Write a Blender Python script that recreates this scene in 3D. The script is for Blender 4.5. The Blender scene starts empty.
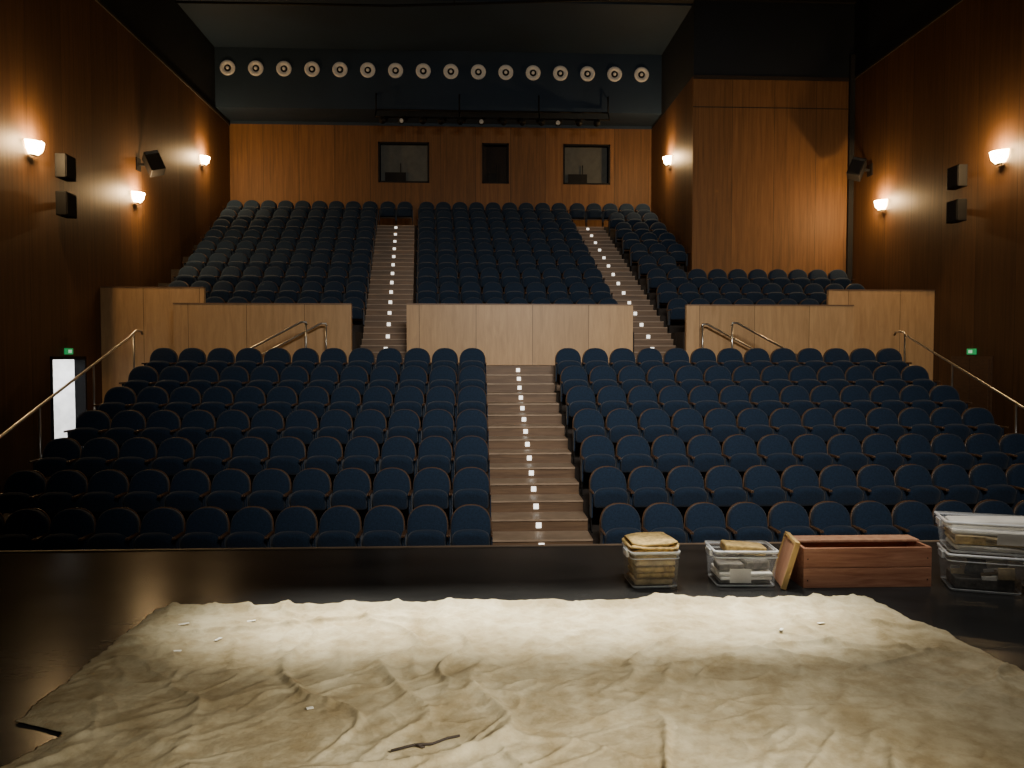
import bpy, bmesh, math, random
from mathutils import Vector, Matrix, noise
from mathutils.bvhtree import BVHTree
random.seed(4)
scene = bpy.context.scene

# ------------------------------------------------------------------ materials
def newmat(name):
    m = bpy.data.materials.new(name); m.use_nodes = True
    nt = m.node_tree
    return m, nt, nt.nodes["Principled BSDF"]

def N(nt, t, **kw):
    n = nt.nodes.new(t)
    for k, v in kw.items(): setattr(n, k, v)
    return n

def plain(name, col, rough=0.6, metal=0.0, emis=None, estr=0.0, alpha=1.0, var=0.15, vs=6.0, spec=0.5):
    m, nt, b = newmat(name)
    tc = N(nt, 'ShaderNodeTexCoord'); nz = N(nt, 'ShaderNodeTexNoise')
    nz.inputs['Scale'].default_value = vs; nz.inputs['Detail'].default_value = 4
    nt.links.new(tc.outputs['Object'], nz.inputs['Vector'])
    r = N(nt, 'ShaderNodeValToRGB')
    r.color_ramp.elements[0].position = 0.3; r.color_ramp.elements[1].position = 0.7
    r.color_ramp.elements[0].color = (*[c*(1-var) for c in col], 1)
    r.color_ramp.elements[1].color = (*[min(1, c*(1+var)) for c in col], 1)
    nt.links.new(nz.outputs['Fac'], r.inputs['Fac'])
    nt.links.new(r.outputs['Color'], b.inputs['Base Color'])
    b.inputs['Roughness'].default_value = rough
    b.inputs['Metallic'].default_value = metal
    b.inputs['Specular IOR Level'].default_value = spec
    b.inputs['Alpha'].default_value = alpha
    if emis:
        b.inputs['Emission Color'].default_value = (*emis, 1)
        b.inputs['Emission Strength'].default_value = estr
    return m

def wood(name, c1, c2, axis='X', period=1.2, groove=0.012, grain=(14, 14, 0.6), rough=0.45, tone=0.25, spec=.5):
    """veneer panels: grain stretched on z, panel joints along 'axis'"""
    m, nt, b = newmat(name)
    L = nt.links.new
    tc = N(nt, 'ShaderNodeTexCoord')
    mp = N(nt, 'ShaderNodeMapping'); mp.inputs['Scale'].default_value = grain
    L(tc.outputs['Object'], mp.inputs['Vector'])
    nz = N(nt, 'ShaderNodeTexNoise'); nz.inputs['Scale'].default_value = 1.0
    nz.inputs['Detail'].default_value = 6; nz.inputs['Roughness'].default_value = 0.65
    nz.inputs['Distortion'].default_value = 0.6
    L(mp.outputs['Vector'], nz.inputs['Vector'])
    r = N(nt, 'ShaderNodeValToRGB')
    r.color_ramp.elements[0].position = 0.3; r.color_ramp.elements[1].position = 0.72
    r.color_ramp.elements[0].color = (*c1, 1); r.color_ramp.elements[1].color = (*c2, 1)
    L(nz.outputs['Fac'], r.inputs['Fac'])
    out = r.outputs['Color']
    if period:
        sx = N(nt, 'ShaderNodeSeparateXYZ'); L(tc.outputs['Object'], sx.inputs['Vector'])
        dv = N(nt, 'ShaderNodeMath', operation='DIVIDE'); L(sx.outputs[axis], dv.inputs[0]); dv.inputs[1].default_value = period
        fl = N(nt, 'ShaderNodeMath', operation='FLOOR'); L(dv.outputs[0], fl.inputs[0])
        fr = N(nt, 'ShaderNodeMath', operation='FRACT'); L(dv.outputs[0], fr.inputs[0])
        gt = N(nt, 'ShaderNodeMath', operation='GREATER_THAN'); L(fr.outputs[0], gt.inputs[0]); gt.inputs[1].default_value = groove/period
        wn = N(nt, 'ShaderNodeTexWhiteNoise', noise_dimensions='1D'); L(fl.outputs[0], wn.inputs['W'])
        mr = N(nt, 'ShaderNodeMapRange'); L(wn.outputs['Value'], mr.inputs['Value'])
        mr.inputs['To Min'].default_value = 1-tone; mr.inputs['To Max'].default_value = 1+tone*0.4
        g2 = N(nt, 'ShaderNodeMapRange'); L(gt.outputs[0], g2.inputs['Value'])
        g2.inputs['To Min'].default_value = 0.3; g2.inputs['To Max'].default_value = 1
        mu = N(nt, 'ShaderNodeMath', operation='MULTIPLY'); L(mr.outputs[0], mu.inputs[0]); L(g2.outputs[0], mu.inputs[1])
        vm = N(nt, 'ShaderNodeVectorMath', operation='SCALE'); L(out, vm.inputs[0]); L(mu.outputs[0], vm.inputs['Scale'])
        out = vm.outputs[0]
    L(out, b.inputs['Base Color'])
    b.inputs['Roughness'].default_value = rough
    b.inputs['Specular IOR Level'].default_value = spec
    bp = N(nt, 'ShaderNodeBump'); bp.inputs['Strength'].default_value = 0.08
    L(nz.outputs['Fac'], bp.inputs['Height']); L(bp.outputs[0], b.inputs['Normal'])
    return m

W1, W2 = (0.125, 0.058, 0.020), (0.235, 0.112, 0.041)
M = {}
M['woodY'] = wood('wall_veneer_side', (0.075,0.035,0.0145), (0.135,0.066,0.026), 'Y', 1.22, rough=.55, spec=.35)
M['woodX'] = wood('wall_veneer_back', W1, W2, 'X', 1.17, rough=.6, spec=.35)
M['bal'] = wood('balustrade_veneer', (0.42,0.255,0.12), (0.59,0.375,0.185), 'X', 1.2, grain=(10,10,1.2), tone=0.12)
M['stair'] = wood('stair_wood', (0.08,0.045,0.024), (0.19,0.115,0.062), 'X', 0, grain=(1.2,18,18), rough=0.5)
M['nosing'] = plain('stair_nosing', (0.31,0.225,0.155), 0.5)
M['edge'] = plain('stage_edge_wood', (0.14,0.10,0.07), 0.6)
M['carpet'] = plain('tier_floor_dark', (0.025,0.018,0.014), 0.85, vs=20)
M['navy'] = plain('navy_paint', (0.006,0.011,0.020), 0.8, vs=1.0)
M['ceil'] = plain('ceiling_navy', (0.011,0.028,0.058), 0.75, vs=0.6)
M['black'] = plain('black_paint', (0.008,0.008,0.009), 0.85)
M['fabric'] = plain('seat_fabric_navy', (0.012,0.025,0.050), 0.9, var=0.3, vs=60, spec=0.2)
M['fabric'].node_tree.nodes['Principled BSDF'].inputs['Sheen Weight'].default_value = 0.12
M['seatwood'] = wood('seat_shell_wood', (0.07,0.035,0.018), (0.13,0.068,0.034), 'X', 0, grain=(6,6,30), rough=0.45)
M['capwood'] = plain('balustrade_cap', (0.2,0.12,0.07), 0.5)
M['steel'] = plain('brushed_steel', (0.62,0.6,0.56), 0.3, 1.0)
M['darkmetal'] = plain('dark_metal', (0.008,0.008,0.009), 0.6, 0.0, spec=.2)
M['led'] = plain('step_led', (0.9,0.9,0.85), 0.4, emis=(1,0.95,0.85), estr=2.2)
M['led2'] = plain('step_led_small', (0.9,0.9,0.85), 0.4, emis=(1,0.95,0.85), estr=1.6)
M['booth'] = plain('booth_interior_glow', (0.07,0.07,0.06), 0.8, emis=(.5,.5,.42), estr=.012)  # faint emission stands in for light inside the booth
M['white'] = plain('white_plaster', (0.8,0.8,0.78), 0.8)
M['duct'] = plain('diffuser_cream_glow', (0.62,0.58,0.5), 0.45, emis=(0.75,0.7,0.6), estr=0.05)  # slight glow put into the cream colour; air diffusers are not lamps
M['bulb'] = plain('warm_bulb', (1,0.85,0.6), 0.4, emis=(1,0.72,0.34), estr=60)
M['exit'] = plain('exit_green', (0.02,0.4,0.12), 0.4, emis=(0.05,0.7,0.2), estr=.3)
M['exitw'] = plain('exit_white', (0.7,0.9,0.7), 0.4, emis=(0.5,1,0.6), estr=.6)
M['plastic'] = plain('clear_plastic', (0.8,0.84,0.88), 0.12, alpha=0.2, var=0.05)
M['plasticrim'] = plain('clear_plastic_rim', (0.85,0.88,0.92), 0.2, alpha=0.75, var=0.05)
M['paper'] = plain('paper_white', (0.78,0.76,0.7), 0.8)
M['oldcloth'] = plain('folded_cloth', (0.5,0.38,0.2), 0.9, var=0.35, vs=14)
M['yellow'] = plain('yellow_cloth', (0.5,0.35,0.13), 0.9, var=0.45, vs=25)
M['darkitem'] = plain('dark_items', (0.10,0.09,0.08), 0.7, var=0.5, vs=30)
M['chest'] = wood('chest_wood', (0.24,0.09,0.05), (0.5,0.25,0.15), 'X', 0, grain=(2.5,30,30), rough=0.6)
M['board'] = wood('board_wood', (0.36,0.17,0.1), (0.56,0.31,0.19), 'X', 0, grain=(20,20,3), rough=0.6)
M['edgewood'] = plain('board_edge', (0.5,0.33,0.12), 0.6)
M['twig'] = plain('twig_bark', (0.03,0.02,0.015), 0.8)
M['tape'] = plain('tape_white', (0.8,0.78,0.7), 0.6)

# stage floor
m, nt, b = newmat('stage_floor_dark'); L = nt.links.new
tc = N(nt,'ShaderNodeTexCoord'); mp = N(nt,'ShaderNodeMapping'); mp.inputs['Scale'].default_value=(0.7,2,1)
L(tc.outputs['Object'], mp.inputs[0])
nz = N(nt,'ShaderNodeTexNoise'); nz.inputs['Scale'].default_value=1.6; nz.inputs['Detail'].default_value=9; nz.inputs['Roughness'].default_value=0.6
L(mp.outputs[0], nz.inputs['Vector'])
r = N(nt,'ShaderNodeValToRGB'); r.color_ramp.elements[0].position=.3; r.color_ramp.elements[1].position=.75
r.color_ramp.elements[0].color=(0.012,0.0122,0.0125,1); r.color_ramp.elements[1].color=(0.025,0.025,0.025,1)
L(nz.outputs['Fac'], r.inputs[0]); L(r.outputs[0], b.inputs['Base Color'])
r2 = N(nt,'ShaderNodeMapRange'); L(nz.outputs['Fac'], r2.inputs['Value']); r2.inputs['To Min'].default_value=.16; r2.inputs['To Max'].default_value=.24
L(r2.outputs[0], b.inputs['Roughness']); b.inputs['Specular IOR Level'].default_value=.04; b.inputs['IOR'].default_value=1.35
M['stage'] = m

# canvas
m, nt, b = newmat('canvas_cloth'); L = nt.links.new
tc = N(nt,'ShaderNodeTexCoord')
nz = N(nt,'ShaderNodeTexNoise'); nz.inputs['Scale'].default_value=1.3; nz.inputs['Detail'].default_value=8; nz.inputs['Roughness'].default_value=0.66
L(tc.outputs['Object'], nz.inputs['Vector'])
r = N(nt,'ShaderNodeValToRGB'); r.color_ramp.elements[0].position=.34; r.color_ramp.elements[1].position=.64
r.color_ramp.elements[0].color=(0.30,0.245,0.145,1); r.color_ramp.elements[1].color=(0.57,0.505,0.345,1)
L(nz.outputs['Fac'], r.inputs[0])
n2 = N(nt,'ShaderNodeTexNoise'); n2.inputs['Scale'].default_value=5; n2.inputs['Detail'].default_value=8; n2.inputs['Roughness'].default_value=.7
L(tc.outputs['Object'], n2.inputs['Vector'])
r3 = N(nt,'ShaderNodeValToRGB'); r3.color_ramp.elements[0].position=.38; r3.color_ramp.elements[1].position=.58
r3.color_ramp.elements[0].color=(0.72,0.67,0.59,1); r3.color_ramp.elements[1].color=(1,1,1,1)
L(n2.outputs['Fac'], r3.inputs[0])
mx = N(nt,'ShaderNodeMix', data_type='RGBA', blend_type='MULTIPLY'); mx.inputs[0].default_value=1
L(r.outputs[0], mx.inputs[6]); L(r3.outputs[0], mx.inputs[7]); L(mx.outputs[2], b.inputs['Base Color'])
b.inputs['Roughness'].default_value=.9; b.inputs['Specular IOR Level'].default_value=.15
n4 = N(nt,'ShaderNodeTexNoise'); n4.inputs['Scale'].default_value=14; n4.inputs['Detail'].default_value=9; n4.inputs['Roughness'].default_value=.7
L(tc.outputs['Object'], n4.inputs['Vector'])
bp = N(nt,'ShaderNodeBump'); bp.inputs['Strength'].default_value=.6; bp.inputs['Distance'].default_value=.02
L(n4.outputs['Fac'], bp.inputs['Height']); L(bp.outputs[0], b.inputs['Normal'])
M['canvas'] = m

# ------------------------------------------------------------------ mesh builder
class B:
    def __init__(s): s.bm = bmesh.new(); s.mats = []
    def mi(s, k):
        if k not in s.mats: s.mats.append(k)
        return s.mats.index(k)
    def box(s, x0,x1,y0,y1,z0,z1, k, mtx=None, bevel=0):
        mi = s.mi(k)
        co = [(x0,y0,z0),(x1,y0,z0),(x1,y1,z0),(x0,y1,z0),(x0,y0,z1),(x1,y0,z1),(x1,y1,z1),(x0,y1,z1)]
        vs = [s.bm.verts.new(mtx @ Vector(c) if mtx else c) for c in co]
        fs = [s.bm.faces.new([vs[i] for i in f]) for f in [(3,2,1,0),(4,5,6,7),(0,1,5,4),(1,2,6,5),(2,3,7,6),(3,0,4,7)]]
        for f in fs: f.material_index = mi
        if bevel:
            es = list({e for f in fs for e in f.edges})
            rr = bmesh.ops.bevel(s.bm, geom=es, offset=bevel, segments=2, affect='EDGES', profile=0.5)
            for f in rr['faces']: f.material_index = mi
    def loft(s, rings, k, capa=True, capb=True, smooth=True, closed=True):
        mi = s.mi(k); vr = [[s.bm.verts.new(c) for c in r] for r in rings]; n = len(vr[0])
        for a, c in zip(vr, vr[1:]):
            for i in range(n if closed else n-1):
                f = s.bm.faces.new([a[i], a[(i+1)%n], c[(i+1)%n], c[i]]); f.material_index = mi; f.smooth = smooth
        if capa: f = s.bm.faces.new(list(reversed(vr[0]))); f.material_index = mi; f.smooth = smooth
        if capb: f = s.bm.faces.new(vr[-1]); f.material_index = mi; f.smooth = smooth
    def tube(s, pts, rad, k, n=8):
        pts = [Vector(p) for p in pts]
        rings = []
        for i, p in enumerate(pts):
            d = (pts[min(i+1,len(pts)-1)] - pts[max(i-1,0)]).normalized()
            u = d.cross(Vector((0,0,1)));
            if u.length < 1e-3: u = Vector((1,0,0))
            u.normalize(); v = u.cross(d).normalized()
            rings.append([p + (u*math.cos(t)+v*math.sin(t))*rad for t in [2*math.pi*j/n for j in range(n)]])
        s.loft(rings, k)
    def mesh(s, name):
        bmesh.ops.recalc_face_normals(s.bm, faces=s.bm.faces[:])
        me = bpy.data.meshes.new(name); s.bm.to_mesh(me); s.bm.free()
        for k in s.mats: me.materials.append(M[k])
        return me
    def obj(s, name, loc=(0,0,0), rot=(0,0,0), parent=None):
        return put(s.mesh(name), name, loc, rot, parent)

def put(me, name, loc=(0,0,0), rot=(0,0,0), parent=None):
    o = bpy.data.objects.new(name, me); o.location = loc; o.rotation_euler = rot
    scene.collection.objects.link(o)
    if parent: o.parent = parent
    return o

def single(name, k, *boxes):
    b = B()
    for x in boxes: b.box(*x, k)
    return b.obj(name)

XL, XR, YB = -8.1, 10.4, 26.4
BX, BY = 5.94, 21.3      # projecting wood volume on the right
WT = 9.25                # top of wood
CT = 12.6

# ------------------------------------------------------------------ room shell
YF = -4.0
D0, D1, DZ0, DZ1 = 15.25, 16.6, -0.55, 1.6
b = B(); cx = XL-.2
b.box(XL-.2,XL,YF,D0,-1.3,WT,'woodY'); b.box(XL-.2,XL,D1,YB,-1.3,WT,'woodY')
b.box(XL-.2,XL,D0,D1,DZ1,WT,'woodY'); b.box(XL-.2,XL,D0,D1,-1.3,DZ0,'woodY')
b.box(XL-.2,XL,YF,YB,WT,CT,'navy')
b.box(cx-1.6,cx-1.5,14.0,18.2,-.6,2.0,'white'); b.box(cx-1.5,cx,14.0,14.1,-.6,2.0,'white'); b.box(cx-1.5,cx,18.1,18.2,-.6,2.0,'white')
b.box(cx-1.5,cx,14.1,18.1,-.6,-.55,'white'); b.box(cx-1.5,cx,14.1,18.1,2.0,2.1,'white')
b.obj('wall_left')
b = B()
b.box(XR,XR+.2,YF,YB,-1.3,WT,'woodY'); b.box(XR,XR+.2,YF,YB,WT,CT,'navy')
b.obj('wall_right')
WIN = [(-3.24,-1.55),(0.22,1.12),(2.95,4.54)]
z0, z1 = 1.6+5.78, 1.6+7.12
b = B(); x = XL-.2
for a, c in WIN:
    b.box(x,a,YB,YB+.2,1.0,WT,'woodX'); b.box(a,c,YB,YB+.2,1.0,z0,'woodX'); b.box(a,c,YB,YB+.2,z1,WT,'woodX'); x = c
b.box(x,XR+.2,YB,YB+.2,1.0,WT,'woodX'); b.box(XL-.2,XR+.2,YB,YB+.2,WT,CT,'ceil')
b.obj('wall_back')
for i,(a,c) in enumerate(WIN):
    b = B(); t=.05
    for q in [(a,a+t,z0,z1),(c-t,c,z0,z1),(a,c,z0,z0+t),(a,c,z1-t,z1)]:
        b.box(q[0],q[1],YB-.02,YB+.12,q[2],q[3],'darkmetal')
    b.box(a+t,c-t,YB+.38,YB+.4,z0,z1,'booth' if i!=1 else 'carpet')
    b.box(a+.2,a+.2+.5*(c-a-.3),YB+.26,YB+.3,z0+.04,z0+.4,'darkmetal'); b.box(a+.2+.3*(c-a),a+.23+.3*(c-a),YB+.26,YB+.3,z0+.4,z0+.7,'darkmetal')
    b.obj('window_%d'%(i+1))
b = B()
b.box(BX,XR,BY,BY+.15,1.0,WT,'woodX'); b.box(BX,BX+.15,BY+.15,YB,1.0,WT,'woodY')
b.box(BX,XR,BY,BY+.15,WT,CT,'navy'); b.box(BX,BX+.15,BY+.15,YB,WT,CT,'navy')
b.obj('wall_side_room')
b = B(); b.box(BX-.02,XR,BY-.03,BY,WT-.1,WT,'carpet'); b.box(BX-.01,XR,BY-.012,BY,WT-.86,WT-.84,'carpet'); b.box(XR-.14,XR,BY-.1,BY,2.9,WT+.6,'black')
b.obj('trim_1')
single('trim_2','carpet',(XL,XL+.03,YF,YB-.03,WT-.06,WT))
single('trim_3','carpet',(XR-.03,XR,YF,BY-.1,WT-.06,WT))
single('wall_stage_rear','black',(XL-.2,XR+.2,YF-.2,YF,-1.3,CT))
b = B(); b.box(XL-.2,XR+.2,YF-.2,YB+.2,CT,CT+.2,'black')
b.obj('ceiling')
single('ceiling_canopy','ceil',(XL,BX,21.5,25.0,11.2,11.35),(XL,BX,25.0,25.15,9.35,11.35),(XL,BX,25.15,YB,9.35,9.45))
single('ceiling_beam','black',(XL,XR,21.2,21.5,11.25,CT),(XL,XR,17.0,17.4,11.9,CT),(XL,XR,13,13.4,11.9,CT))

b = B(); t=.06
b.box(XL-.2,XL+.02,D0,D0+t,DZ0,DZ1,'darkmetal'); b.box(XL-.2,XL+.02,D1-t,D1,DZ0,DZ1,'darkmetal'); b.box(XL-.2,XL+.02,D0,D1,DZ1-t,DZ1,'darkmetal')
b.obj('door_1')
b = B()
b.box(XR-.03,XR,D0,D1,DZ0,DZ1,'seatwood'); b.box(XR-.05,XR-.03,D0+.07,15.9,DZ0,DZ1-.06,'seatwood'); b.box(XR-.05,XR-.03,15.94,D1-.07,DZ0,DZ1-.06,'seatwood')
b.box(XR-.1,XR-.05,15.6,15.85,.45,.5,'darkmetal'); b.box(XR-.1,XR-.05,16.0,16.25,.45,.5,'darkmetal')
b.obj('door_2')
for xx,sg in ((XL,1),(XR,-1)):
    b = B(); b.box(-.02,.02,-.13,.13,-.06,.06,'exit'); b.box(min(sg*.02,sg*.024),max(sg*.02,sg*.024),-.05,.07,-.03,.03,'exitw')
    b.obj('exit_sign', (xx+sg*.021, 15.9, 1.7))

# ------------------------------------------------------------------ floors
b = B(); b.box(XL,XR,YF,6.54,-.12,0,'stage'); b.obj('stage_floor')
b = B(); b.box(XL,XR,6.54,6.58,-.16,.008,'edge'); b.box(XL,XR,6.5,6.56,-1.1,-.12,'black')
b.obj('stage_edge_trim')
RB = 8.46   # right end of the lower tier
b = B(); b.box(XL,XR,6.6,9.9,-1.2,-1.06,'carpet')
for x0,x1 in ((XL,-6.2),(RB,XR)):
    vs=[b.bm.verts.new(c) for c in [(x0,9.0,-1.06),(x1,9.0,-1.06),(x1,17.3,-.55),(x0,17.3,-.55)]]
    f=b.bm.faces.new(vs); f.material_index=b.mi('carpet')
b.obj('floor')

SX = [(-6.16,12),(1.52,13)]
b = B()
for i in range(1,7):
    y0 = 8.95+.92*i; z = -1.06+.33*i
    for x0,x1 in ((-6.2,0.2),(1.5,RB)): b.box(x0,x1,y0,15.45 if i==6 else y0+.92,-1.06,z,'carpet')
b.obj('floor_lower_tier')
b = B(); b.box(-6.2,RB,15.45,16.75,-1.06,1.415,'stair'); b.obj('floor_cross_aisle')
b = B(); lb = B()
ks = [(8.95+.46*k, -1.06+.165*k) for k in range(1,14)] + [(15.15,1.25)]
for i,(y,z) in enumerate(ks):
    y1 = ks[i+1][0] if i+1 < len(ks) else 15.45
    b.box(.205,1.495,y,y1,-1.06,z-.025,'stair'); b.box(.205,1.495,y-.02,y1,z-.025,z,'nosing')
for y,z in ks+[(15.45,1.415)]:
    lb.box(.80,.87,y-.012,y-.0,z-.12,z-.05,'led')
st = b.obj('aisle_stairs'); lb.obj('step_lights', parent=st)

ROW = [(18.3+.86*j, 2.13+.444*j) for j in range(9)]
def lx(j): return -2.56-.065*j
def cl(j): return -1.42-.06*j
def cr(j): return 3.42-.05*j
def rx(j): return 4.5-.055*j
b = B()
for j,(y,z) in enumerate(ROW):
    ya, yb = y-.5, y+.36
    if j==8: yb = YB
    if j==0:
        ya = 16.75
        b.box(-6.3,lx(0),ya,17.35,1.0,z,'carpet'); b.box(rx(0),8.19,ya,17.35,1.0,z,'carpet')
        b.box(cl(0),cr(0),ya,yb,1.0,z,'carpet'); b.box(XL,lx(0),17.4,yb,1.0,z,'carpet'); b.box(rx(0),XR,17.4,yb,1.0,z,'carpet')
    else:
        b.box(XL,lx(j),ya,yb,1.0,z,'carpet'); b.box(cl(j),cr(j),ya,yb,1.0,z,'carpet')
        b.box(rx(j), XR if j<=2 else BX, ya, (BY if j==2 else yb),1.0,z,'carpet')
b.obj('floor_upper_tier')
for side in (0,1):
    b = B(); lb = B()
    steps = [(16.75+.21*k, 1.415+.143*k) for k in range(1,5)] + [(17.8, 2.13)]
    for j in range(1,9):
        y0 = ROW[j-1][0]-.5; zz = ROW[j-1][1]
        for q in (1,2,3): steps.append((y0+.287*q, zz+.148*q))
    steps.insert(0,(16.75,1.43))
    for i,(y,z) in enumerate(steps):
        y1 = steps[i+1][0] if i+1<len(steps) else YB-.01
        j = max(0,min(8,(y-17.8)/.86))
        xa,xb = (lx(j),cl(j)) if side==0 else (cr(j),rx(j))
        b.box(xa+.01,xb-.01,y,y1,1.0,z-.02,'stair'); b.box(xa+.01,xb-.01,y-.012,y1,z-.02,z,'nosing')
        if i%2: lb.box((xa+xb)/2-.04,(xa+xb)/2+.04,y-.012,y-.0,z-.12,z-.04,'led2')
    st = b.obj('upper_stairs'); lb.obj('step_lights', parent=st)

def balus(name, *bx):
    b = B()
    for q in bx:
        b.box(*q,'bal')
        x0,x1,y0,y1,zz0,zz1 = q
        b.box(x0,x1,y0-.015,y1+.015,zz1,zz1+.025,'capwood')
    return b.obj(name)
balus('balustrade',(-1.46,3.36,16.6,16.72,1.415,2.69))
balus('balustrade',(-6.3,-2.62,16.6,16.72,1.415,2.69),(-6.3,-6.18,16.72,17.3,1.415,2.69),(XL,-5.9,17.3,17.4,-.6,3.08))
balus('balustrade',(4.52,8.19,16.6,16.72,1.415,2.69),(8.07,8.19,16.72,17.3,1.415,2.69),(7.95,XR,17.3,17.4,-.6,3.08))

# ------------------------------------------------------------------ handrails
def rail(name, pts, posts, r=.022):
    b = B(); b.tube(pts, r, 'steel')
    for p in posts: b.tube([(p[0],p[1],p[2]),(p[0],p[1],p[3])], r*.9, 'steel'); b.tube([(p[0],p[1],p[3]),(p[0],p[1],p[3]+.015)], r*2.2,'steel',12)
    return b.obj(name)
def zs(y): return 1.6+.44-.359*(15.5-y)
for X in (-6.6, 8.66):
    top = [(X,10.3,zs(10.3)-.12),(X,10.25,zs(10.3)-.02),(X,10.4,zs(10.4)+.02)]+[(X,y,zs(y)+.03) for y in (12,14,15.2)]+[(X,15.5,zs(15.5)+.06),(X,15.75,zs(15.5)+.06),(X,15.8,zs(15.5)-.0)]
    ps = [(X,y,zs(y)+.03,-1.06+.51*(y-9)/8.3) for y in (10.4,12.1,13.8,15.4)]
    rail('handrail',top,ps)
for s in (-1,1):
    for Y,off in ((16.35,0),(15.7,.3)):
        if s<0: xa,xb = -3.1-off*.9, -4.45-off*.9
        else:   xa,xb = 4.8+off*1.4, 6.15+off*1.4
        z = 2.28; sg = s
        rail('handrail',[(xa-sg*.02,Y,z-.06),(xa,Y,z),(xa+sg*.1,Y,z),(xb,Y,z-.66),(xb+sg*.03,Y,z-.72)],
             [(xa,Y,z,1.415),(xb,Y,z-.66,1.415)])

# ------------------------------------------------------------------ seat
def arch(w, zb, zs_, zt, n=16, rb=.04, e=.86):
    pts=[(w/2-rb,zb),(w/2-.01,zb+rb*.3),(w/2,zb+rb)]
    for i in range(n+1):
        t = math.pi*i/n
        c,s_ = math.cos(t), math.sin(t)
        pts.append((w/2*math.copysign(abs(c)**e,c), zs_+(zt-zs_)*abs(s_)**e))
    pts += [(-w/2,zb+rb),(-w/2+.01,zb+rb*.3),(-w/2+rb,zb)]
    return pts
def rings_of(pts, zc, spec, mtx):
    out=[]
    for sc,y in spec:
        out.append([mtx @ Vector((x*sc, y, zc+(z-zc)*sc)) for x,z in pts])
    return out
b = B()
R = Matrix.Translation((0,.02,.34)) @ Matrix.Rotation(math.radians(-11),4,'X')
pts = arch(.485,0,.26,.51)
b.loft(rings_of(pts,.26,[(1.0,.055),(1.005,.02),(1.0,-.02),(.955,-.042),(.8,-.05),(.3,-.055)],R),'fabric')
pts2 = arch(.508,-.03,.26,.524)
b.loft(rings_of(pts2,.26,[(.97,.085),(1.0,.078),(1.0,.056),(.9,.054)],R),'seatwood')
R2 = Matrix.Translation((0,-.085,.34)) @ Matrix.Rotation(math.radians(20),4,'X')
p3 = arch(.45,0,.12,.27,rb=.03,e=.7)
b.loft(rings_of(p3,.14,[(.9,.05),(1.0,.03),(1.02,0),(1.0,-.035),(.93,-.055),(.6,-.06)],R2),'fabric')
for s in (-1,1):
    x0,x1 = (.243,.263) if s>0 else (-.263,-.243)
    b.box(x0,x1,-.27,.04,.535,.565,'seatwood',bevel=.008)
    b.box(x0+.003,x1-.003,-.16,.03,.2,.535,'fabric')
    b.box(x0+.004,x1-.004,-.1,.0,.0,.2,'darkmetal'); b.box(x0,x1,-.16,.06,0,.012,'darkmetal')
seat_me = b.mesh('theatre_seat')
nseat=0
def seat(x,y,z):
    global nseat; nseat+=1
    put(seat_me,'theatre_seat',(x,y,z),(0,0,0))
for i in range(7):
    for x0,n_ in SX:
        for k in range(n_): seat(x0+.265+.53*k, 9.42+.92*i, -1.06+.33*i)
for j,(y,z) in enumerate(ROW):
    for k in range(9):
        seat(lx(j)-.275-.53*k, y-.08, z)
        seat((cl(j)+cr(j))/2+(k-4)*.53, y-.08, z)
    for k in range(10 if j<=2 else 3):
        xx = rx(j)+.28+.53*k
        if j<=2 or xx < BX-.27: seat(xx, y-.08, z)
y,z = ROW[8]
for xm in ((lx(8)+cl(8))/2-.03, (cr(8)+rx(8))/2):
    for k in (-.5,.5): seat(xm+k*.54, y-.08, z)

# ------------------------------------------------------------------ wall fixtures
def sconce(x,y,z,s):
    b = B()
    b.box(0,.03,-.08,.08,-.1,.1,'darkmetal')
    n=12
    ring=lambda rr,h:[(.02+rr*math.sin(math.pi*i/n), rr*math.cos(math.pi*i/n)*1.15, h) for i in range(n+1)]
    b.loft([ring(.09,-.15),ring(.17,-.06),ring(.20,.08),ring(.185,.08),ring(.09,-.09)],'bulb',False,False,closed=False)
    b.loft([ring(.095,-.165),ring(.095,-.145)],'steel',closed=False)
    o = b.obj('wall_lamp',(x,y,z),(0,0,0 if s>0 else math.pi))
    l = bpy.data.lights.new('wall_lamp_light','POINT'); l.energy=140; l.color=(1,.62,.28); l.shadow_soft_size=.05
    lo = bpy.data.objects.new('bulb_light',l); lo.location=(.26,0,.1); scene.collection.objects.link(lo); lo.parent=o
for y,z in ((14.75,5.42),(19.1,5.4),(23.75,7.42)): sconce(XL,y,z,1)
for y,z in ((15.1,5.56),(19.6,5.48)): sconce(XR,y,z,-1)
sconce(BX,23.8,7.58,-1)

def speaker(x,y,z,s,w=.42,h=.46,d=.26):
    b = B()
    b.box(.06,d,-w/2,w/2,-h/2,h/2,'darkmetal',bevel=.015)
    b.box(d,d+.008,-w/2+.03,w/2-.03,-h/2+.03,h/2-.03,'black')
    b.box(0,.06,-.05,.05,-.05,.05,'steel')
    b.obj('wall_speaker',(x,y,z),(0,0,0 if s>0 else math.pi))
for z in (5.26,4.54): speaker(XL,15.65,z,1); speaker(XR,16.3,z+.15,-1)
def angled(x,y,z,s):
    e = bpy.data.objects.new('angled_speaker',None); e.location=(x,y,z); scene.collection.objects.link(e)
    b=B(); b.box(min(0,s*.3),max(0,s*.3),-.03,.03,-.03,.03,'darkmetal'); b.box(min(0,s*.03),max(0,s*.03),-.12,.12,-.15,.15,'darkmetal'); b.obj('bracket',parent=e)
    b=B(); b.box(-.17,.17,-.18,.18,-.25,.25,'darkmetal',bevel=.02); b.box(-.14,.14,-.188,-.18,-.22,.22,'black'); b.box(-.15,.15,-.192,-.186,.16,.22,'steel')
    b.obj('cabinet',(s*.42,-.1,0),(math.radians(-18),math.radians(-s*18),math.radians(s*35)),e)
angled(XL,19.3,6.2,1); angled(XR,20.3,6.5,-1)

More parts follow.
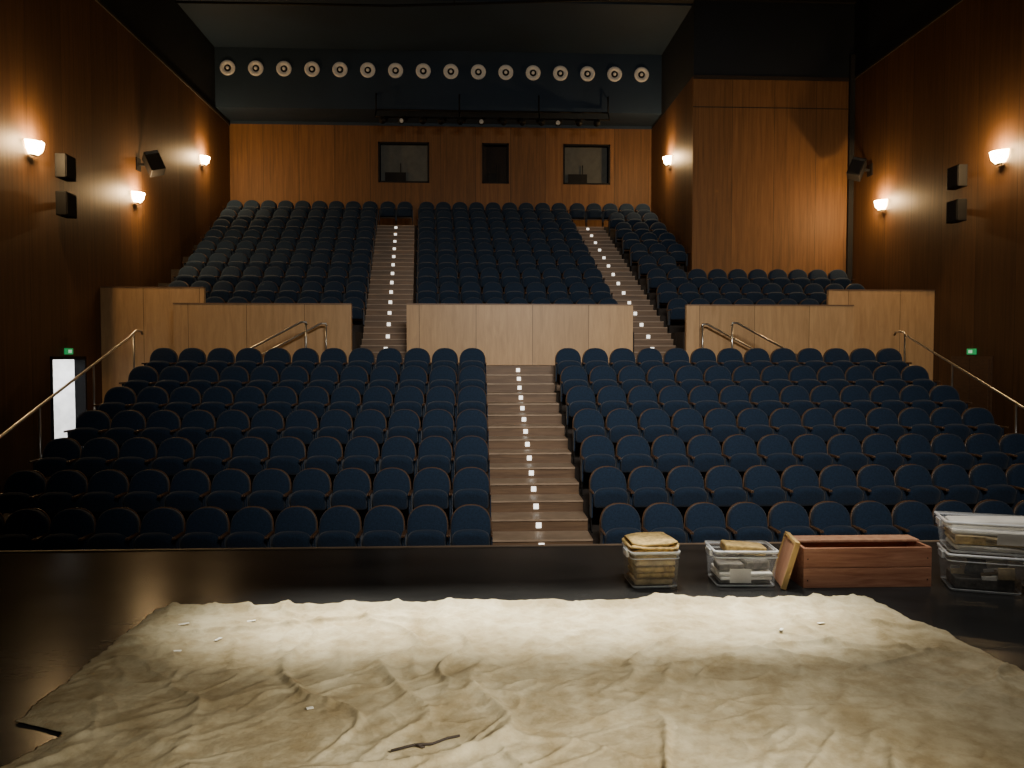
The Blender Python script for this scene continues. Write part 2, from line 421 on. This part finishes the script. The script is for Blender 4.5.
def circ(r,y,n=24): return [(r*math.cos(2*math.pi*i/n),y,r*math.sin(2*math.pi*i/n)) for i in range(n)]
b=B()
b.loft([circ(.235,0),circ(.235,-.03),circ(.2,-.05),circ(.13,-.04),circ(.11,-.0)],'duct')
b.loft([circ(.108,-.005),circ(.09,-.01)],'black'); b.loft([circ(.05,-.011),circ(.045,-.05),circ(.02,-.06)],'duct')
dm=b.mesh('air_diffuser')
for i in range(16): put(dm,'air_diffuser',(-7.70+.866*i,24.995,10.56),(0,0,0))

b=B()
for yy,zz in ((24.85,9.3),(24.6,9.0)): b.tube([(-3.1,yy,zz),(4.2,yy,zz)],.025,'darkmetal')
for x in (-3.1,-.5,2,4.2): b.tube([(x,24.85,9.3),(x,24.85,9.8)],.02,'darkmetal'); b.tube([(x,24.85,9.8),(x,24.99,9.8)],.02,'darkmetal'); b.tube([(x,24.85,9.3),(x,24.6,9.0)],.02,'darkmetal')
for i in range(12):
    x=-2.8+.6*i; a=random.uniform(-.5,.5)
    mt=Matrix.Translation((x,24.5,8.9)) @ Matrix.Rotation(a,4,'Z') @ Matrix.Rotation(math.radians(25),4,'X')
    rr=[[mt@Vector((r*math.cos(t),yq,r*math.sin(t))) for t in [2*math.pi*q/10 for q in range(10)]] for r,yq in ((.06,.15),(.09,.1),(.09,-.15),(.11,-.2))]
    b.loft(rr,'darkmetal'); b.tube([(x,24.6,9.0),(x,24.55,8.92)],.015,'darkmetal')
    if i%4==1: b.loft([[mt@Vector((r*math.cos(t),-.201,r*math.sin(t))) for t in [2*math.pi*q/10 for q in range(10)]] for r in (.07,.02)],'duct')
b.obj('lighting_rig')
b=B(); CH=CT-.002
b.tube([(-6.9,18.6,9.75),(-2,18.8,9.85),(5.6,19,10.3)],.03,'darkmetal')
b.tube([(-6.9,18.6,9.75),(-6.9,18.6,CH)],.012,'darkmetal'); b.tube([(5.6,19,10.3),(5.6,19,CH)],.012,'darkmetal'); b.tube([(-.5,18.85,9.9),(-.5,18.85,CH)],.012,'darkmetal')
b.obj('lighting_bar')

# ------------------------------------------------------------------ canvas on the stage
nx,ny=480,380
x0c,x1c,y0c,y1c=-2.03,2.6,1.2,5.02
me=bpy.data.meshes.new('canvas_dropcloth'); verts=[];faces=[]
def fb(v,s,o=4): return noise.fractal(Vector(v)*s,1.0,2.0,o)
def ridge(x,y,ax,ay,seed,wd):
    return max(0,1-abs(noise.noise((x*ax,y*ay,seed)))*wd)**1.6
def msk(x,y,s,seed): return max(0,min(1,.5+1.7*noise.noise((x*s,y*s,seed))))
for j in range(ny+1):
    v=j/ny; y=y0c+(y1c-y0c)*v
    le=x0c+.035*noise.noise((7,y*5,0))+.03*noise.noise((3,y*14,2)) + .012*noise.noise((3,y*50,2))
    if y<3.48: le += .26*min(1,(3.48-y)/.12) - .12*min(1,max(0,(3.3-y)/.3))
    re=x1c+.16*min(1.6,5.02-y)+.05*noise.noise((1,y*4,5))+.02*noise.noise((1,y*15,5))
    for i in range(nx+1):
        u=i/nx; x=le+(re-le)*u
        yy=y+ (v**6)*(.05*noise.noise((x*2.1,3,1))+.035*noise.noise((x*7,3,1))+.015*noise.noise((x*30,3,1)))
        w=noise.noise((x*.7,y*.7,9)); w2=noise.noise((x*1.9,y*1.9,5))
        h=.010+.012*(.5+.5*fb((x*.8,y*1.5,3),1.5))
        h+=.026*ridge(x+.3*w,y+.5*w,.45,1.3,4,16)*msk(x,y,.8,1)+.025*ridge(x+.4*w2,y-.3*w,1.6,.6,14,13)*msk(x,y,.9,2)
        h+=.021*ridge(x-y*.6+.15*w2,y+.2*w,1.3,1.5,24,12)*msk(x,y,1.1,3)+.015*ridge(x+y*.5,y+.2*w2,2.4,2.0,34,8)*msk(x,y,1.5,4)
        h+=.010*ridge(x-y*.9,y+.1*w2,4.5,3.2,44,6)*msk(x,y,2,5)+.006*ridge(x+y*.7,y,7,6,54,5)*msk(x,y,2,6)+.004*noise.noise((x*14,y*14,3))
        h+=.03*max(0,1-abs(v-.985)/.02)*(.4+1.1*abs(noise.noise((x*3,0,0))))
        ed=min(u,1-u)*5; h*= min(1,.35+ed*6) 
        verts.append((x,yy,h+.004))
for j in range(ny):
    for i in range(nx):
        a=j*(nx+1)+i; faces.append((a,a+1,a+nx+2,a+nx+1))
me.from_pydata(verts,[],faces); me.materials.append(M['canvas'])
for p in me.polygons: p.use_smooth=True
cl_o=put(me,'canvas_dropcloth')
md=cl_o.modifiers.new('th','SOLIDIFY'); md.thickness=.004; md.offset=-1
bvh=BVHTree.FromPolygons(verts,faces)
def hz(x,y):
    r_=bvh.ray_cast(Vector((x,y,1)),Vector((0,0,-1)))
    return r_[0].z if r_[0] else 0
b=B()
for x,y,a,l in ((-1.72,4.62,.5,.06),(-1.45,4.4,1.2,.05),(-1.6,4.2,.1,.04),(-1.35,4.7,.3,.05),(1.75,4.35,.9,.04),(2.05,4.5,.2,.04),(-.75,3.5,.4,.03)):
    mt=Matrix.Translation((x,y,hz(x,y)+.007))@Matrix.Rotation(a,4,'Z'); b.box(-l/2,l/2,-.009,.009,-.002,.002,'tape',mt)
b.obj('tape_scraps')
b=B(); P=[(-.34,3.08),(-.25,3.13),(-.18,3.14),(-.12,3.18),(-.07,3.20)]
b.tube([(x,y,hz(x,y)+.012) for x,y in P],.005,'twig',6); b.tube([(-.25,3.13,hz(-.25,3.13)+.012),(-.21,3.115,hz(-.21,3.115)+.012)],.004,'twig',6); b.obj('twig')

# ------------------------------------------------------------------ props on the stage
def crate(name,loc,rot,w,d,h,lid=False,fill=None):
    e=bpy.data.objects.new(name,None); e.location=loc; e.rotation_euler=(0,0,rot); scene.collection.objects.link(e)
    b=B()
    def rr(w_,d_,z,r=.03):
        o=[]
        for sx,sy,a0 in ((1,1,0),(-1,1,90),(-1,-1,180),(1,-1,270)):
            for q in range(4):
                a=math.radians(a0+q*30); o.append((sx*(w_/2-r)+r*math.cos(a), sy*(d_/2-r)+r*math.sin(a), z))
        return o
    k=.88
    b.loft([rr(w*k,d*k,.004),rr(w*k+.01,d*k+.01,.012),rr(w*.97,d*.97,h*.82),rr(w*.97,d*.97,h)],'plastic',True,False)
    b.loft([rr(w*.965,d*.965,h-.02),rr(w*1.0,d*1.0,h-.02),rr(w*1.01,d*1.01,h),rr(w*.96,d*.96,h+.002)],'plasticrim',False,False)
    b.loft([rr(w*.972,d*.972,h*.80),rr(w*.99,d*.99,h*.81),rr(w*.974,d*.974,h*.83)],'plasticrim',False,False)
    b.loft([rr(w*k+.004,d*k+.004,.006),rr(w*k+.014,d*k+.014,.014),rr(w*k+.012,d*k+.012,.02)],'plasticrim',False,False)
    for s in (-1,1):
        b.box(s*w*.5-.012,s*w*.5+.012,-.06,.06,h-.06,h-.012,'plasticrim',bevel=.004)
    b.obj('tub',parent=e)
    if fill: fb_=B(); fill(fb_,w,d,h); fb_.obj('contents',parent=e)
    return e
def stack(b,w,d,h,key='oldcloth',top=.06,n=6,kk='paper'):
    z=.02; dz=(h+top-.02)/n
    for i in range(n):
        f=.76+.1*(z/h); f=min(f,.87)
        mt=Matrix.Translation((random.uniform(-.006,.006),random.uniform(-.006,.006),0))@Matrix.Rotation(random.uniform(-.04,.04),4,'Z')
        b.box(-w*f/2,w*f/2,-d*f/2,d*f/2,z,z+dz*.88,key if i%3 else kk,mt,bevel=dz*.3); z+=dz
def f1(b,w,d,h): 
    stack(b,w,d,h,'yellow',-.02,5,'oldcloth')
    n=28
    for q,(zb,sc) in enumerate(((h-.012,.98),(h+.014,1.03),(h+.04,.95))):
        rings=[]
        for rsc,z in ((.9,zb),(1.0,zb+.006),(1.01,zb+.016),(.93,zb+.024),(.5,zb+.027)):
            rings.append([(w/2*rsc*sc*(abs(math.cos(t))**.35)*math.copysign(1,math.cos(t))*(1+.03*math.sin(5*t+q)),d/2*rsc*sc*(abs(math.sin(t))**.35)*math.copysign(1,math.sin(t)),z+.007*math.sin(3*t+q*2)) for t in [2*math.pi*(p+.5)/n for p in range(n)]])
        b.loft(rings,'yellow')
def f2(b,w,d,h):
    stack(b,w,d,h*.4,'paper',0,3,'darkitem')
    b.box(-w*.42,-w*.02,-d*.38,d*.1,h*.42,h*.62,'darkitem',bevel=.01)
    b.box(.0,w*.4,-d*.3,d*.35,h*.42,h*.7,'darkitem',bevel=.02)
    b.box(-w*.3,w*.35,-d*.1,d*.42,h*.78,h*1.02,'yellow',Matrix.Rotation(.08,4,'Y'),bevel=.012)
    b.box(-w*.25,w*.08,-d*.435,-d*.43,h*.12,h*.5,'paper')
def f3(b,w,d,h):
    for i in range(14):
        x=random.uniform(-w*.38,w*.22); y=-d*.41+d*.055*i; s=random.uniform(.04,.08)
        z=random.uniform(.02,h*.4)
        b.box(x,x+s*1.6,y,y+.015,z,z+s*1.3,random.choice(['paper','oldcloth','paper','darkitem']),Matrix.Rotation(random.uniform(-.2,.2),4,'Y') ,bevel=.003)
    b.box(-w*.38,w*.38,-d*.36,d*.38,.015,h*.35,'darkitem',bevel=.01)
def f4(b,w,d,h):
    stack(b,w,d,h*.75,'oldcloth',0,4,'paper')
    b.box(-w*.4,w*.38,-d*.2,d*.36,h*.7,h*.98,'paper',Matrix.Rotation(-.05,4,'Y'),bevel=.02)
    b.box(-w*.02,w*.3,-d*.45,-d*.44,h*.35,h*.7,'paper'); b.box(-w*.4,-w*.12,-d*.45,-d*.44,h*.3,h*.55,'yellow')
crate('plastic_storage_box',(1.24,5.46,0),.03,.35,.33,.26,fill=f1)
crate('plastic_storage_box',(1.89,5.45,0),-.06,.45,.32,.26,fill=f2)
A=math.radians(-20)
def loc(u,v,z=0): 
    return (3.22+u*math.cos(A)-v*math.sin(A), 5.16+u*math.sin(A)+v*math.cos(A), z)
crate('plastic_storage_box',loc(.25,.18),A,.48,.36,.26,fill=f3)
crate('plastic_storage_box',loc(.76,.18),A,.48,.36,.26,fill=f3)
crate('plastic_storage_box',loc(.32,.18,.266),A,.66,.38,.22,fill=f4)

b=B(); W,Dp,H,t=.91,.3,.28,.022
for z0_,z1_ in ((0.0,.138),(.142,H)):
    b.box(-W/2,W/2,-Dp/2,-Dp/2+t,z0_,z1_,'chest',bevel=.003); b.box(-W/2,W/2,Dp/2-t,Dp/2,z0_,z1_,'chest',bevel=.003)
for s in (-1,1):
    x=s*(W/2-t) ; b.box(min(x,x+s*t),max(x,x+s*t)+0,-Dp/2+t,Dp/2-t,0,H,'chest')
    b.box(s*(W/2-.09)-.02,s*(W/2-.09)+.02,-Dp/2+t,-Dp/2+t+.02,0.02,H-.01,'edgewood')
b.box(-W/2+t,W/2-t,-Dp/2+t,Dp/2-t,0,.02,'chest')
b.box(-W/2,W/2,Dp/2-.14,Dp/2+.01,H+.001,H+.018,'board',bevel=.003)
for s in (-1,1):
    for zz in (.05,.2): b.box(s*(W/2-.03)-.004,s*(W/2-.03)+.004,-Dp/2-.002,-Dp/2,zz,zz+.008,'darkmetal')
b.obj('wooden_chest',(2.73,5.42,0),(0,0,-.01))
b=B()
b.box(-.012,.012,-.16,.16,0,.33,'board',bevel=.002); b.box(-.02,.014,-.168,-.15,0,.335,'edgewood'); b.box(-.02,.014,.15,.168,0,.335,'edgewood'); b.box(-.02,.014,-.168,.168,.32,.34,'edgewood')
b.obj('leaning_wooden_panel',(2.15,5.4,0.006),(0,math.radians(16),math.radians(-10)))

# ------------------------------------------------------------------ lights
def area(name,loc,tgt,sx,sy,e,col,spread=180):
    l=bpy.data.lights.new(name,'AREA'); l.shape='RECTANGLE'; l.size=sx; l.size_y=sy; l.energy=e; l.color=col; l.spread=math.radians(spread)
    o=bpy.data.objects.new(name,l); o.location=loc
    o.rotation_euler=(Vector(tgt)-Vector(loc)).to_track_quat('-Z','Y').to_euler(); scene.collection.objects.link(o); return o
area('stage_wash_light',(1.6,1.0,6.0),(2.4,15.5,1.2),4,.6,260,(1,.93,.83),74)
area('cloth_back_light',(.4,6.3,5.0),(.4,4.72,0),3.6,.1,56,(1,.95,.8),17)
area('cloth_front_light',(3.2,-.2,3.4),(.4,2.5,0),1.6,.1,40,(1,.92,.75),36)
area('stage_top_light',(2.2,4.2,6.5),(2.3,5.5,0),3,.5,34,(1,.94,.84),60)
area('added_fill_light',(1.1,13,12.3),(1.1,14,0),10,6,14,(1,.9,.78))  # added overhead fill without a fixture, lifts the dark side walls
area('corridor_light',(XL-1.0,16.8,1.9),(XL-1.0,16.6,0),.6,1.2,110,(.95,.97,1))
w=bpy.data.worlds.new('world'); scene.world=w; w.use_nodes=True
w.node_tree.nodes['Background'].inputs[0].default_value=(.3,.35,.5,1); w.node_tree.nodes['Background'].inputs[1].default_value=.003

# ------------------------------------------------------------------ camera
cam=bpy.data.cameras.new('camera'); cam.lens=780/1024*36; cam.sensor_width=36
co=bpy.data.objects.new('camera',cam); scene.collection.objects.link(co)
co.location=(0,0,1.62); co.rotation_euler=(math.radians(90-2.1),0,math.radians(-2.65))
scene.camera=co
print('seats',nseat)
